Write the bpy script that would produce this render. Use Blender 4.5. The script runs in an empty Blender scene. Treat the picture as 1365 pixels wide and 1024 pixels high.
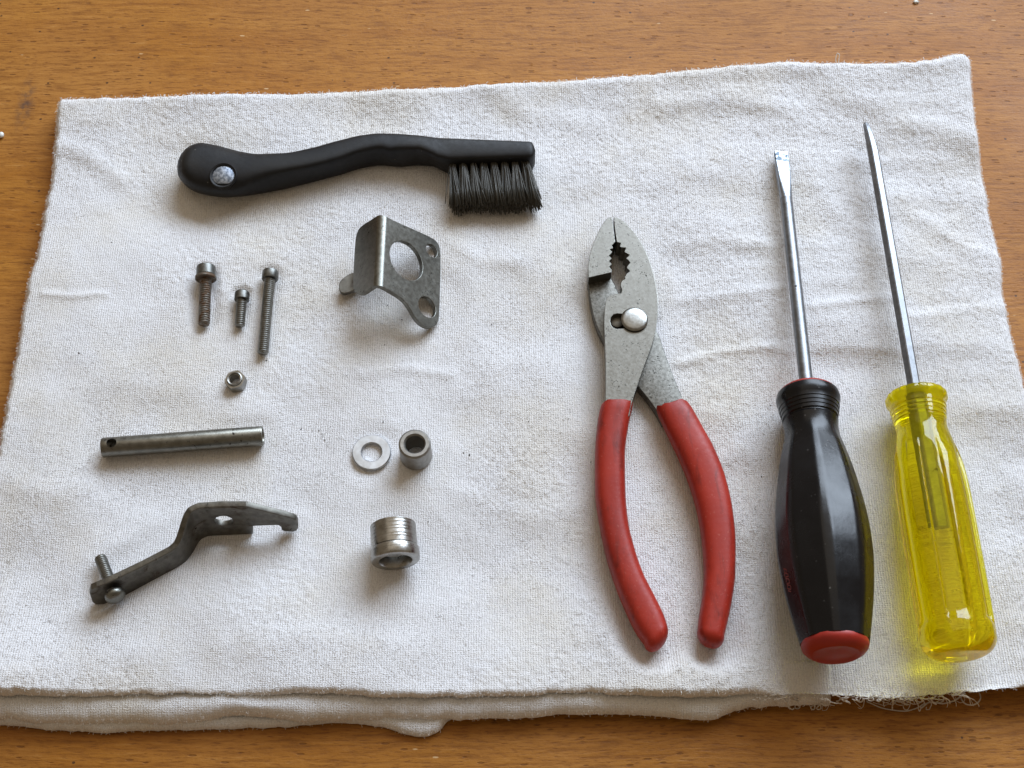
import bpy, bmesh, math, random
import numpy as np
from mathutils import Vector, Matrix
random.seed(7)
rng = np.random.default_rng(11)
S = bpy.context.scene
COL = S.collection

# ------------------------------------------------------------------ camera
F_PX, PITCH, DIST = 1950.0, math.radians(27.5), 0.507     # focal length in photo pixels, angle off the plumb line, metres
CAM = Vector((0, -DIST*math.sin(PITCH), DIST*math.cos(PITCH)))
FWD = Vector((0, math.sin(PITCH), -math.cos(PITCH)))
UPV = Vector((0, math.cos(PITCH), math.sin(PITCH)))
cd = bpy.data.cameras.new('camera'); cam = bpy.data.objects.new('camera', cd); COL.objects.link(cam)
cd.sensor_width = 36; cd.lens = F_PX/1365*36; cd.clip_start = .01; cd.clip_end = 50
cam.location = CAM; cam.rotation_euler = (PITCH, 0, 0)
S.camera = cam

# ------------------------------------------------------------------ light: a wide cool window ahead to the right, a dim warm room
W = bpy.data.worlds.new('World'); S.world = W; W.use_nodes = True
W.node_tree.nodes['Background'].inputs[0].default_value = (1.0, .79, .55, 1)
W.node_tree.nodes['Background'].inputs[1].default_value = .24
def area(name, loc, aim, sx, sy, power, col):
    l = bpy.data.lights.new(name, 'AREA'); l.shape = 'RECTANGLE'; l.size = sx; l.size_y = sy; l.energy = power; l.color = col
    o = bpy.data.objects.new(name, l); COL.objects.link(o); o.location = loc
    o.rotation_euler = (Vector(aim)-Vector(loc)).to_track_quat('-Z', 'Y').to_euler()
    return o
area('window_light', (.85, 1.60, 1.30), (0, 0, 0), 1.9, 1.2, 92, (.725, .845, 1.0))
area('ceiling_light', (-.1, .9, 2.1), (0, .1, 0), 2.4, 1.8, 8, (1.0, .88, .72))
S.view_settings.view_transform = 'Standard'; S.view_settings.look = 'None'
S.view_settings.exposure = 0; S.view_settings.gamma = 1
S.render.engine = 'CYCLES'
S.cycles.max_bounces = 14; S.cycles.transmission_bounces = 12; S.cycles.glossy_bounces = 6; S.cycles.diffuse_bounces = 4
S.cycles.sample_clamp_indirect = 6; S.cycles.use_denoising = True
S.cycles.caustics_refractive = True; S.cycles.blur_glossy = .3

# ------------------------------------------------------------------ helpers
def ray(u, v):
    return Vector(((u-682.5)/F_PX, 0, 0)) + UPV*(-(v-512)/F_PX) + FWD
def at(u, v, z):                       # the point at height z that the photo shows at (u, v)
    d = ray(u, v); return CAM + d*((z-CAM.z)/d.z)
def on(u, v, p, n):                    # ... on a plane
    d = ray(u, v); return CAM + d*((p-CAM).dot(n)/d.dot(n))
def mpp(P): return (P-CAM).dot(FWD)/F_PX      # metres per photo pixel at a point
ZT = .0075                             # top of the folded towel

ROOT = {}
def thing(name, label, cat, loc, group=None):
    o = bpy.data.objects.new(name, None); COL.objects.link(o); o.location = loc
    o.empty_display_size = .01
    o['label'] = label; o['category'] = cat
    if group: o['group'] = group
    ROOT[o.name] = Vector(loc); return o
def rootloc(o):
    while o.parent: o = o.parent
    return ROOT[o.name]
def put(name, me, mat, parent=None, base=None, smooth=True, sharp=35):
    """link a mesh given in world coordinates; origin at the base of its thing"""
    L = rootloc(parent) if parent else Vector(base or (0, 0, 0))
    me.transform(Matrix.Translation(-L))
    if smooth:
        me.polygons.foreach_set('use_smooth', [True]*len(me.polygons))
        if sharp: me.set_sharp_from_angle(angle=math.radians(sharp))
    me.name = name
    o = bpy.data.objects.new(name, me); COL.objects.link(o)
    if mat: me.materials.clear(); me.materials.append(mat)
    if parent: o.parent = parent
    else: o.location = L; ROOT[o.name] = L
    return o
def tag(o, label, cat, group=None):
    o['label'] = label; o['category'] = cat
    if group: o['group'] = group
    return o
def mesh(verts, faces):
    me = bpy.data.meshes.new('m'); me.from_pydata([tuple(v) for v in verts], [], faces); me.update(); return me
def recalc(me):
    bm = bmesh.new(); bm.from_mesh(me); bmesh.ops.recalc_face_normals(bm, faces=bm.faces); bm.to_mesh(me); bm.free(); return me
def join(*ms):
    bm = bmesh.new()
    for m in ms: bm.from_mesh(m)
    me = bpy.data.meshes.new('m'); bm.to_mesh(me); bm.free(); return me
def frame(A, B, side=Vector((1, 0, 0))):
    """local z from A to B, x on the side given, y upward"""
    z = (B-A).normalized(); x = z.cross(Vector((0, 0, 1)))
    if x.length < 1e-4: x = side - z*side.dot(z)
    x.normalize()
    if x.dot(side) < 0: x = -x
    y = z.cross(x)
    return Matrix.Translation(A) @ Matrix((x, y, z)).transposed().to_4x4()
def lathe(prof, n=48, rf=None, closed=False):
    """prof: (r, z) pairs; rf(theta, z, r) may change the radius; closed joins last row to first (hollow ring)"""
    V, Fc = [], []
    for r, z in prof:
        for k in range(n):
            t = 2*math.pi*k/n; q = rf(t, z, r) if rf else r
            V.append((q*math.cos(t), q*math.sin(t), z))
    m = len(prof)
    for i in range(m if closed else m-1):
        a, b = i*n, ((i+1) % m)*n
        for k in range(n):
            l = (k+1) % n; Fc.append((a+k, a+l, b+l, b+k))
    if not closed:
        Fc.append(tuple(range(n))[::-1]); Fc.append(tuple(range((m-1)*n, m*n)))
    return recalc(mesh(V, Fc))
def tube_path(pts, rads, n=8):
    """a round tube through points"""
    V, Fc = [], []; P = [Vector(p) for p in pts]; ref = Vector((.3, .2, 1)).normalized()
    for i, p in enumerate(P):
        t = (P[min(i+1, len(P)-1)]-P[max(i-1, 0)]).normalized()
        a = t.cross(ref)
        if a.length < 1e-3: a = t.cross(Vector((1, 0, 0)))
        a.normalize(); b = t.cross(a); ref = b.cross(t) if False else ref
        r = rads[i] if hasattr(rads, '__len__') else rads
        for k in range(n):
            w = 2*math.pi*k/n; V.append(p + a*(r*math.cos(w)) + b*(r*math.sin(w)))
    for i in range(len(P)-1):
        for k in range(n):
            l = (k+1) % n; Fc.append((i*n+k, i*n+l, (i+1)*n+l, (i+1)*n+k))
    Fc.append(tuple(range(n))[::-1]); Fc.append(tuple(range((len(P)-1)*n, len(P)*n)))
    return recalc(mesh(V, Fc))
def plate(outline, holes, thick, bevel=.00025, res=2):
    """flat sheet from a 2D outline with holes, z from -thick/2 to thick/2"""
    c = bpy.data.curves.new('c', 'CURVE'); c.dimensions = '2D'; c.fill_mode = 'BOTH'
    for pts in [outline]+holes:
        s = c.splines.new('POLY'); s.points.add(len(pts)-1); s.use_cyclic_u = True
        for i, p in enumerate(pts): s.points[i].co = (p[0], p[1], 0, 1)
    c.extrude = max(thick/2-bevel, 1e-5); c.bevel_depth = bevel; c.bevel_resolution = res; c.offset = -bevel
    o = bpy.data.objects.new('c', c); COL.objects.link(o)
    me = bpy.data.meshes.new_from_object(o)
    bpy.data.objects.remove(o); bpy.data.curves.remove(c)
    bm = bmesh.new(); bm.from_mesh(me); bmesh.ops.remove_doubles(bm, verts=bm.verts, dist=1e-6)
    bmesh.ops.recalc_face_normals(bm, faces=bm.faces); bm.to_mesh(me); bm.free(); me.materials.clear()
    return me
def circ(c, r, n=32, ry=None):
    return [(c[0]+r*math.cos(2*math.pi*k/n), c[1]+(ry or r)*math.sin(2*math.pi*k/n)) for k in range(n)]
def smooth_poly(pts, it=2, sharp=()):
    """round a closed polygon by corner cutting, keeping the corners listed"""
    cur = [(Vector(p), i in sharp) for i, p in enumerate(pts)]
    for _ in range(it):
        nx = []; n = len(cur)
        for i in range(n):
            p, s = cur[i]; q = cur[(i+1) % n][0]; o = cur[i-1][0]
            if s: nx.append((p, True))
            else: nx += [(p*.75+o*.25, False), (p*.75+q*.25, False)]
        cur = nx
    return [tuple(p) for p, _ in cur]
def cr(xs, ys, x):
    """smooth interpolation through control values (monotone cubic)"""
    xs = np.asarray(xs, float); ys = np.asarray(ys, float); x = np.asarray(x, float)
    d = np.diff(ys)/np.diff(xs); m = np.zeros_like(ys); m[1:-1] = np.where(d[1:]*d[:-1] > 0, 2*d[1:]*d[:-1]/(d[1:]+d[:-1]+1e-30), 0)
    m[0], m[-1] = d[0], d[-1]
    i = np.clip(np.searchsorted(xs, x)-1, 0, len(xs)-2); h = xs[i+1]-xs[i]; t = (x-xs[i])/h
    return ((2*t**3-3*t**2+1)*ys[i]+(t**3-2*t**2+t)*h*m[i]+(-2*t**3+3*t**2)*ys[i+1]+(t**3-t**2)*h*m[i+1])
def vnoise(x, y, seed):
    """smooth 2D noise in -1..1 on arrays"""
    r = np.random.default_rng(seed); T = r.uniform(-1, 1, (256, 256))
    xi = np.floor(x).astype(int); yi = np.floor(y).astype(int); fx = x-xi; fy = y-yi
    fx = fx*fx*fx*(fx*(fx*6-15)+10); fy = fy*fy*fy*(fy*(fy*6-15)+10)
    a = T[xi & 255, yi & 255]; b = T[(xi+1) & 255, yi & 255]; c = T[xi & 255, (yi+1) & 255]; d = T[(xi+1) & 255, (yi+1) & 255]
    return (a*(1-fx)+b*fx)*(1-fy)+(c*(1-fx)+d*fx)*fy
def sstep(a, b, x):
    t = np.clip((x-a)/(b-a), 0, 1); return t*t*(3-2*t)

# ------------------------------------------------------------------ materials
class NT:
    def __init__(s, name):
        s.m = bpy.data.materials.new(name); s.m.use_nodes = True; s.t = s.m.node_tree
        s.b = s.t.nodes['Principled BSDF']; s.o = s.t.nodes['Material Output']
    def n(s, typ, **kw):
        q = s.t.nodes.new('ShaderNode'+typ)
        for k, v in kw.items():
            if k in q.inputs: s.set(q.inputs[k], v)
            else: setattr(q, k, v)
        return q
    def set(s, sock, v):
        if hasattr(v, 'is_output'): s.t.links.new(v, sock)
        elif hasattr(v, 'outputs'): s.t.links.new(v.outputs[0], sock)
        else: sock.default_value = v
    def P(s, **kw):
        for k, v in kw.items(): s.set(s.b.inputs[k.replace('_', ' ')], v)
    def coord(s, scale=(1, 1, 1), rot=(0, 0, 0), out='Object'):
        c = s.n('TexCoord'); mp = s.n('Mapping', Scale=scale, Rotation=rot); s.t.links.new(c.outputs[out], mp.inputs[0]); return mp.outputs[0]
    def noise(s, vec, scale, detail=4, rough=.55, dist=0):
        return s.n('TexNoise', Vector=vec, Scale=scale, Detail=detail, Roughness=rough, Distortion=dist).outputs[0]
    def ramp(s, fac, stops):
        r = s.n('ValToRGB', Fac=fac); e = r.color_ramp.elements
        while len(e) < len(stops): e.new(.5)
        for i, (p, c) in enumerate(stops):
            e[i].position = p; e[i].color = (c, c, c, 1) if not hasattr(c, '__len__') else (*c, 1)
        return r.outputs[0]
    def mix(s, f, a, b, mode='MIX'):
        q = s.n('Mix', data_type='RGBA', blend_type=mode)
        for i, v in ((0, f), (6, a), (7, b)):
            if hasattr(v, '__len__') and not hasattr(v, 'is_output'): v = (*v, 1) if len(v) == 3 else v
            s.set(q.inputs[i], v)
        return q.outputs[2]
    def math(s, op, a, b=0.0):
        q = s.n('Math', operation=op); s.set(q.inputs[0], a); s.set(q.inputs[1], b); return q.outputs[0]
    def bump(s, h, dist, strength=1.0, normal=None):
        q = s.n('Bump', Height=h, Distance=dist, Strength=strength)
        if normal is not None: s.t.links.new(normal, q.inputs['Normal'])
        return q.outputs[0]

def metal(name, col, rough, dark=None, spots=.0, scale=400, aniso=None, rust=None, lo=.35, hi=.7, bump=.00003, mott=.45, spotcol=(.02, .018, .016)):
    k = NT(name); v = k.coord(aniso or (1, 1, 1))
    n1 = k.noise(v, scale, 6, .65); n2 = k.noise(v, scale*.22, 4, .6, .4)
    c = k.mix(k.ramp(n1, [(lo, 0.), (hi, 1.)]), dark or tuple(x*.55 for x in col), col)
    c = k.mix(k.ramp(n2, [(.3, mott), (.65, 0.)]), c, tuple(x*.45 for x in col))
    ro = k.math('ADD', k.math('MULTIPLY', n1, .25), rough-.1)
    met = 1.0
    if rust:
        rn = k.ramp(k.noise(v, scale*.45, 6, .7, .6), [(rust[0], 0.), (rust[0]+.12, 1.)])
        c = k.mix(rn, c, rust[1]); ro = k.mix(rn, ro, (.75,)*3); met = k.math('SUBTRACT', 1.0, k.math('MULTIPLY', rn, .75))
    if spots:
        sp = k.math('MULTIPLY', k.ramp(k.noise(k.coord(), scale*1.7, 3, .6, .3), [(.60, 0.), (.66, 1.)]), k.ramp(k.noise(k.coord(), scale*.22, 3), [(1-spots-.02, 0.), (1-spots+.08, 1.)]))
        c = k.mix(sp, c, spotcol); ro = k.mix(sp, ro, (.8,)*3)
    k.P(Base_Color=c, Metallic=met, Roughness=ro, Normal=k.bump(n1, bump))
    return k.m
def plain(name, col, rough=.5, metallic=0, **kw):
    k = NT(name); n = k.noise(k.coord(), 300, 5, .6)
    k.P(Base_Color=k.mix(k.ramp(n, [(.3, 0.), (.7, 1.)]), tuple(x*.8 for x in col), col), Metallic=metallic, Roughness=k.math('ADD', rough-.1, k.math('MULTIPLY', n, .2)), Normal=k.bump(n, .00004))
    for a, b in kw.items(): k.P(**{a: b})
    return k.m

def m_wood():
    k = NT('varnished_plywood'); o = k.coord()
    warp = k.n('VectorMath', operation='ADD'); k.t.links.new(o, warp.inputs[0])
    wn = k.n('TexNoise', Vector=o, Scale=9.0, Detail=2.0); sc = k.n('VectorMath', operation='SCALE', Scale=.012); k.t.links.new(wn.outputs['Color'], sc.inputs[0]); k.t.links.new(sc.outputs[0], warp.inputs[1])
    def st(sx, sy):
        mp = k.n('Mapping', Scale=(sx, sy, 1)); k.t.links.new(warp.outputs[0], mp.inputs[0]); return mp.outputs[0]
    big = k.math('ADD', k.math('MULTIPLY', k.noise(st(4, 22), 1.0, 3, .5, .5), .6), k.math('MULTIPLY', k.noise(st(7, 110), 1.0, 3, .6, .8), .4))
    mid = k.noise(st(75, 640), 1.0, 5, .66)
    fine = k.noise(st(240, 1900), 1.0, 3, .65)
    blot = k.noise(o, 14, 4, .55)
    c = k.mix(k.ramp(big, [(.36, 0.), (.62, 1.)]), (.31, .112, .011), (.41, .174, .026))
    c = k.mix(k.ramp(blot, [(.42, 0.), (.66, .55)]), c, (.36, .155, .035))
    c = k.mix(k.ramp(mid, [(.36, .72), (.52, 0.)]), c, (.205, .072, .009))
    c = k.mix(k.ramp(mid, [(.58, 0.), (.70, .40)]), c, (.50, .25, .07))
    c = k.mix(k.ramp(fine, [(.34, .8), (.46, 0.)]), c, (.17, .055, .008))
    # open pores: short dark dashes along the grain, and round dark specks
    def specks(scale, r, keep, sx=1.0, sy=1.0):
        v = k.n('TexVoronoi', Vector=st(scale*sx, scale*sy), Scale=1.0, Randomness=1.0)
        sel = k.n('SeparateColor'); k.t.links.new(v.outputs['Color'], sel.inputs[0])
        return k.math('MULTIPLY', k.ramp(v.outputs['Distance'], [(r*.72, 1.), (r, 0.)]), k.math('GREATER_THAN', sel.outputs[0], 1-keep))
    d1 = specks(800, .30, .18, .26, 1.0); d2 = specks(150, .075, .5, .85, 1.0); d3 = specks(60, .055, .30, .8, 1.0)
    c = k.mix(k.math('MULTIPLY', d1, .55), c, (.11, .035, .008))
    c = k.mix(k.math('MULTIPLY', d2, .85), c, (.05, .02, .008))
    c = k.mix(k.math('MULTIPLY', d3, .9), c, (.025, .012, .006))
    d4 = specks(520, .18, .03, .3, 1.0); c = k.mix(k.math('MULTIPLY', d4, .8), c, (.62, .42, .22))
    # old grime mark on the boards at the far left
    gp = at(34, 140, 0); g = k.n('Mapping', Location=(-gp.x, -gp.y, 0)); k.t.links.new(o, g.inputs[0])
    g2 = k.n('Mapping', Scale=(230, 62, 1)); k.t.links.new(g.outputs[0], g2.inputs[0])
    gl = k.n('VectorMath', operation='LENGTH'); k.t.links.new(g2.outputs[0], gl.inputs[0])
    gm = k.math('MULTIPLY', k.ramp(gl.outputs['Value'], [(.2, 1.), (1., 0.)]), k.ramp(k.noise(o, 260, 4, .7), [(.4, 0.), (.62, .8)]))
    c = k.mix(gm, c, (.09, .05, .035))
    h = k.math('ADD', k.math('MULTIPLY', mid, .6), k.math('MULTIPLY', fine, .4)); h = k.math('SUBTRACT', h, k.math('MULTIPLY', d1, .5))
    glit = k.noise(o, 900, 3, .6)
    k.P(Base_Color=c, Roughness=k.ramp(blot, [(.3, .42), (.7, .6)]), Specular_IOR_Level=.22,
        Normal=k.bump(k.math('ADD', h, k.math('MULTIPLY', glit, .35)), .00028, .8))
    return k.m
def m_cloth(name, tint=(.825, .815, .825)):
    k = NT(name); o = k.coord()
    rib = k.n('TexWave', Vector=o, wave_type='BANDS', bands_direction='X', Scale=390.0, Distortion=3.0, Detail=2.0); rib.inputs['Detail Scale'].default_value = 2.0
    rw = k.n('TexWave', Vector=o, wave_type='BANDS', bands_direction='Y', Scale=470.0, Distortion=5.0, Detail=2.0)
    n1 = k.noise(o, 2100, 4, .7); n2 = k.noise(o, 760, 4, .65, .8); st = k.noise(o, 22, 5, .6)
    knit = k.math('MULTIPLY', rib.outputs[1], k.math('ADD', k.math('MULTIPLY', rw.outputs[1], .5), .5))
    h = k.math('ADD', k.math('ADD', k.math('MULTIPLY', knit, .5), k.math('MULTIPLY', n2, .8)), k.math('MULTIPLY', n1, 1.25))
    c = k.mix(k.ramp(st, [(.45, 0.), (.70, .8)]), tint, (tint[0]*.91, tint[1]*.86, tint[2]*.75))
    c = k.mix(k.ramp(k.noise(o, 1500, 3, .65), [(.34, .5), (.5, 0.)]), c, tuple(x*.66 for x in tint))
    k.P(Base_Color=c, Roughness=.95, Specular_IOR_Level=.1, Normal=k.bump(h, .00042, .9), Sheen_Weight=.15, Sheen_Roughness=.6)
    return k.m

M = {}
M['wood'] = m_wood()
M['cloth'] = m_cloth('white_cotton')
def m_thread():
    k = NT('cotton_thread'); d = k.n('BsdfDiffuse', Color=(.84, .81, .76, 1)); t = k.n('BsdfTranslucent', Color=(.84, .80, .74, 1)); m = k.n('MixShader'); m.inputs[0].default_value = .5
    k.t.links.new(d.outputs[0], m.inputs[1]); k.t.links.new(t.outputs[0], m.inputs[2]); k.t.links.new(m.outputs[0], k.o.inputs['Surface']); return k.m
M['thread'] = m_thread()
def m_rubber():
    k = NT('black_rubber'); o = k.coord(); n = k.noise(o, 600, 5, .65); d = k.noise(o, 90, 5, .6)
    c = k.mix(k.ramp(d, [(.4, 0.), (.7, 1.)]), (.006, .006, .007), (.014, .013, .012))
    vo = k.n('TexVoronoi', Vector=o, Scale=260.0).outputs[0]
    c = k.mix(k.ramp(vo, [(.03, .6), (.07, 0.)]), c, (.22, .20, .17))
    k.P(Base_Color=c, Roughness=k.ramp(n, [(.3, .40), (.7, .58)]), Specular_IOR_Level=.30, Normal=k.bump(n, .00006)); return k.m
M['rubber'] = m_rubber()
M['bristle'] = plain('grey_bristle', (.075, .07, .058), .36)
def m_blackplastic():
    k = NT('black_plastic'); o = k.coord(); n = k.noise(o, 700, 5, .7); d = k.noise(o, 60, 5, .6)
    vo = k.n('TexVoronoi', Vector=o, Scale=420.0).outputs[0]
    sp = k.math('MULTIPLY', k.ramp(vo, [(.09, 1.), (.16, 0.)]), k.ramp(k.noise(o, 70, 3), [(.55, 0.), (.7, .8)]))
    c = k.mix(sp, (.004, .004, .005), (.12, .115, .11))
    k.P(Base_Color=c, Roughness=k.ramp(d, [(.35, .16), (.68, .36)]), Specular_IOR_Level=.36, Normal=k.bump(n, .00003)); return k.m
M['blackplastic'] = m_blackplastic()
M['redplastic'] = plain('red_plastic', (.36, .020, .010), .45)
def m_grip():
    k = NT('red_vinyl_dip'); o = k.coord(); n = k.noise(o, 500, 5, .65); d = k.noise(o, 45, 5, .6, .5)
    c = k.mix(k.ramp(d, [(.3, 0.), (.7, 1.)]), (.27, .016, .008), (.37, .028, .014))
    vo = k.n('TexVoronoi', Vector=o, Scale=300.0).outputs[0]
    gr = k.noise(k.coord((1, .25, 1)), 260, 6, .7, .4); c = k.mix(k.ramp(gr, [(.50, 0.), (.68, .8)]), c, (.13, .012, .008)); c = k.mix(k.ramp(k.noise(o, 1100, 3, .6), [(.62, 0.), (.72, .35)]), c, (.50, .14, .10))
    k.P(Base_Color=c, Roughness=k.ramp(n, [(.3, .36), (.7, .52)]), Specular_IOR_Level=.30, Normal=k.bump(k.math('ADD', n, d), .00005)); return k.m
M['grip'] = m_grip()
M['red_print'] = plain('worn_red_print', (.24, .06, .06), .7)
M['steel'] = metal('zinc_plated_steel', (.27, .27, .245), .34, dark=(.15, .15, .135), scale=650, spots=.48, lo=.3, hi=.7)
M['plier'] = metal('worn_plier_steel', (.215, .21, .19), .32, dark=(.17, .166, .15), scale=1100, spots=.50, lo=.34, hi=.66, bump=.000018, mott=.15)
M['plier_worn'] = metal('pitted_plier_steel', (.20, .195, .178), .40, dark=(.10, .097, .087), scale=900, spots=.55, lo=.36, hi=.62, bump=.00005, mott=.3)
M['plier_dark'] = metal('plier_inner_steel', (.34, .325, .29), .5, scale=420, spots=.3)
M['rivet'] = metal('rivet_steel', (.40, .40, .385), .30, dark=(.28, .28, .265), scale=700, spots=.25)
M['bolt'] = metal('grey_bolt_steel', (.33, .325, .30), .42, scale=900, rust=(.60, (.14, .085, .045)))
M['bolt_head'] = metal('dark_screw_head', (.24, .24, .225), .40, scale=900, rust=(.66, (.12, .08, .05)))
M['bolt_rusty'] = metal('rusty_bolt_steel', (.28, .26, .23), .45, scale=900, rust=(.44, (.12, .068, .035)))
M['lever'] = metal('dark_lever_steel', (.23, .22, .195), .42, dark=(.11, .105, .092), scale=420, rust=(.56, (.06, .042, .03)), spots=.45)
M['tube'] = metal('brushed_tube_steel', (.27, .26, .225), .34, dark=(.17, .165, .145), scale=420, aniso=(1, 1, 1), spots=.50, spotcol=(.035, .022, .014))
M['washer'] = metal('bright_washer_steel', (.64, .67, .71), .36, dark=(.54, .57, .61), scale=600)
M['spacer'] = metal('dull_spacer_steel', (.40, .385, .36), .44, dark=(.28, .27, .25), scale=700, spots=.35)
M['collar'] = metal('turned_collar_steel', (.50, .49, .465), .27, dark=(.32, .31, .29), scale=520, spots=.2)
M['nut'] = metal('nut_steel', (.46, .45, .42), .34, scale=900)
M['shank'] = metal('chromed_shank_steel', (.31, .325, .345), .40, dark=(.20, .205, .215), scale=520, spots=.42)
M['chrome'] = metal('chrome', (.40, .435, .48), .36, dark=(.29, .32, .36), scale=500)
M['chip'] = metal('chipped_blade_steel', (.42, .46, .51), .36, dark=(.03, .04, .05), scale=650, lo=.47, hi=.53)
M['plug'] = metal('grey_plug', (.50, .56, .66), .42, dark=(.16, .20, .27), scale=900, lo=.42, hi=.58)
M['bead'] = plain('white_bead', (.75, .76, .72), .25)
M['grit'] = plain('dark_grit', (.045, .035, .03), .8)
def m_acetate():
    k = NT('clear_yellow_acetate')
    k.P(Base_Color=(1, .97, .25, 1), Roughness=.035, IOR=1.47, Transmission_Weight=1.0)
    v = k.n('VolumeAbsorption', Color=(.99, .962, .0, 1), Density=230.0); k.t.links.new(v.outputs[0], k.o.inputs['Volume'])
    n = k.noise(k.coord(), 160, 3, .5); nb = k.bump(n, .00006); k.P(Normal=nb)
    df = k.n('BsdfDiffuse', Color=(.84, .72, .002, 1)); tl = k.n('BsdfTranslucent', Color=(.97, .87, .002, 1))
    m1 = k.n('MixShader'); k.t.links.new(df.outputs[0], m1.inputs[1]); k.t.links.new(tl.outputs[0], m1.inputs[2]); m1.inputs[0].default_value = .5
    m2 = k.n('MixShader'); m2.inputs[0].default_value = .20; k.t.links.new(k.b.outputs[0], m2.inputs[1]); k.t.links.new(m1.outputs[0], m2.inputs[2]); k.t.links.new(m2.outputs[0], k.o.inputs['Surface'])
    return k.m
M['acetate'] = m_acetate()
def m_bubble():
    k = NT('air_bubble'); k.P(Base_Color=(1, 1, 1, 1), Roughness=0.0, IOR=1/1.47, Transmission_Weight=1.0); return k.m
M['bubble'] = m_bubble()

# ------------------------------------------------------------------ bench
b = bmesh.new(); bmesh.ops.create_cube(b, size=1)
for v in b.verts: v.co = (v.co.x*1.5, v.co.y*1.1+.05, v.co.z*.02-.01)
bmesh.ops.bevel(b, geom=list(b.edges), offset=.001, segments=2, affect='EDGES')
me = bpy.data.meshes.new('m'); b.to_mesh(me); b.free()
o = put('workbench_top', me, M['wood'], None, (0, 0, 0), sharp=30); o['kind'] = 'structure'
o['label'] = 'brown varnished plywood bench top under the white towel'

# ------------------------------------------------------------------ towel
def resample(px, z, n, ds=None):
    P = np.array([tuple(at(u, v, z))[:2] for u, v in px]); L = np.r_[0, np.cumsum(np.hypot(*np.diff(P, axis=0).T))]
    t = (np.linspace(0, 1, n) if ds is None else ds)*L[-1]
    return np.c_[cr(L, P[:, 0], t), cr(L, P[:, 1], t)], L[-1]
def edge_spacing(L, r, cell, both=(True, True)):
    k = 9; e = r*(1-np.cos(np.linspace(0, math.pi/2, k)))
    a = e if both[0] else np.array([0.]); c = (L-e[::-1]) if both[1] else np.array([L])
    m = np.linspace(a[-1], c[0], max(2, int((c[0]-a[-1])/cell)))
    return np.r_[a, m[1:-1], c]/L
TOP = [(78, 133), (150, 131), (300, 127), (450, 120), (600, 113), (750, 105), (900, 94), (1000, 86), (1060, 82), (1115, 84), (1200, 86), (1245, 81), (1275, 73), (1293, 78)]
RIGHT = [(1293, 78), (1299, 130), (1305, 180), (1316, 240), (1325, 290), (1338, 340), (1345, 400), (1355, 450), (1368, 500), (1392, 600), (1412, 700), (1432, 800), (1448, 908)]
BOT = [(-62, 924), (0, 925), (80, 927), (154, 926), (256, 923), (333, 926), (436, 923), (487, 928), (564, 929), (667, 928), (767, 923), (844, 927), (932, 929), (998, 926), (1060, 926), (1126, 927), (1200, 930), (1255, 926), (1306, 922), (1365, 916), (1448, 908)]
LEFT = [(78, 133), (72, 180), (66, 230), (55, 283), (46, 334), (35, 373), (25, 424), (16, 475), (0, 560), (-16, 640), (-38, 770), (-62, 924)]
# where tools lie: the cloth is pressed flat there (photo pixels, then turned into ground capsules)
PRESS = [((250, 235), (700, 235), 34), ((480, 340), (575, 400), 34), ((272, 370), (272, 430), 14), ((322, 395), (320, 430), 10), ((360, 370), (348, 468), 12), ((313, 508), (313, 508), 16),
         ((140, 598), (350, 582), 18), ((135, 785), (260, 705), 22), ((260, 705), (390, 700), 18), ((495, 606), (495, 606), 28), ((554, 606), (554, 606), 26), ((525, 730), (525, 740), 40),
         ((825, 320), (840, 520), 45), ((815, 560), (870, 850), 28), ((900, 540), (950, 850), 28), ((1080, 560), (1115, 870), 60), ((1205, 560), (1280, 870), 56)]
RIDGES = [([(905, 484), (960, 468), (1030, 464)], 5, .9), ([(1085, 412), (1140, 402), (1195, 398)], 6, .8), ([(1220, 425), (1290, 412), (1366, 408)], 7, 1.0), ([(1050, 470), (1130, 462), (1195, 470)], 7, .5),
          ([(76, 196), (110, 205), (160, 238)], 10, 1.0), ([(880, 140), (960, 128), (1060, 150)], 14, 1.0), ([(1110, 120), (1190, 160), (1300, 190)], 16, 1.1), ([(1230, 290), (1290, 330), (1340, 345)], 9, .8),
          ([(1240, 560), (1300, 545), (1390, 548)], 10, .8), ([(60, 395), (100, 398), (140, 394)], 4, .6), ([(600, 325), (640, 350), (690, 352)], 9, .6), ([(880, 640), (990, 600), (1030, 612)], 9, .7),
          ([(640, 110), (700, 150), (800, 165)], 14, .8), ([(1180, 905), (1260, 893), (1366, 880)], 8, 1.2), ([(300, 870), (420, 850), (560, 866)], 16, .8), ([(0, 640), (60, 660), (110, 650)], 14, .7), ([(620, 660), (700, 690), (760, 680)], 12, .5),
          ([(480, 500), (540, 492), (600, 500)], 6, .5), ([(890, 330), (960, 318), (1025, 330)], 8, .6), ([(900, 400), (960, 395), (1040, 385)], 6, .6), ([(1090, 250), (1130, 300), (1160, 310)], 9, .6)]
def seg_dist(X, Y, a, b):
    ax, ay = a; dx, dy = b[0]-ax, b[1]-ay; q = dx*dx+dy*dy+1e-12
    t = np.clip(((X-ax)*dx+(Y-ay)*dy)/q, 0, 1); return np.hypot(X-ax-t*dx, Y-ay-t*dy)
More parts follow.
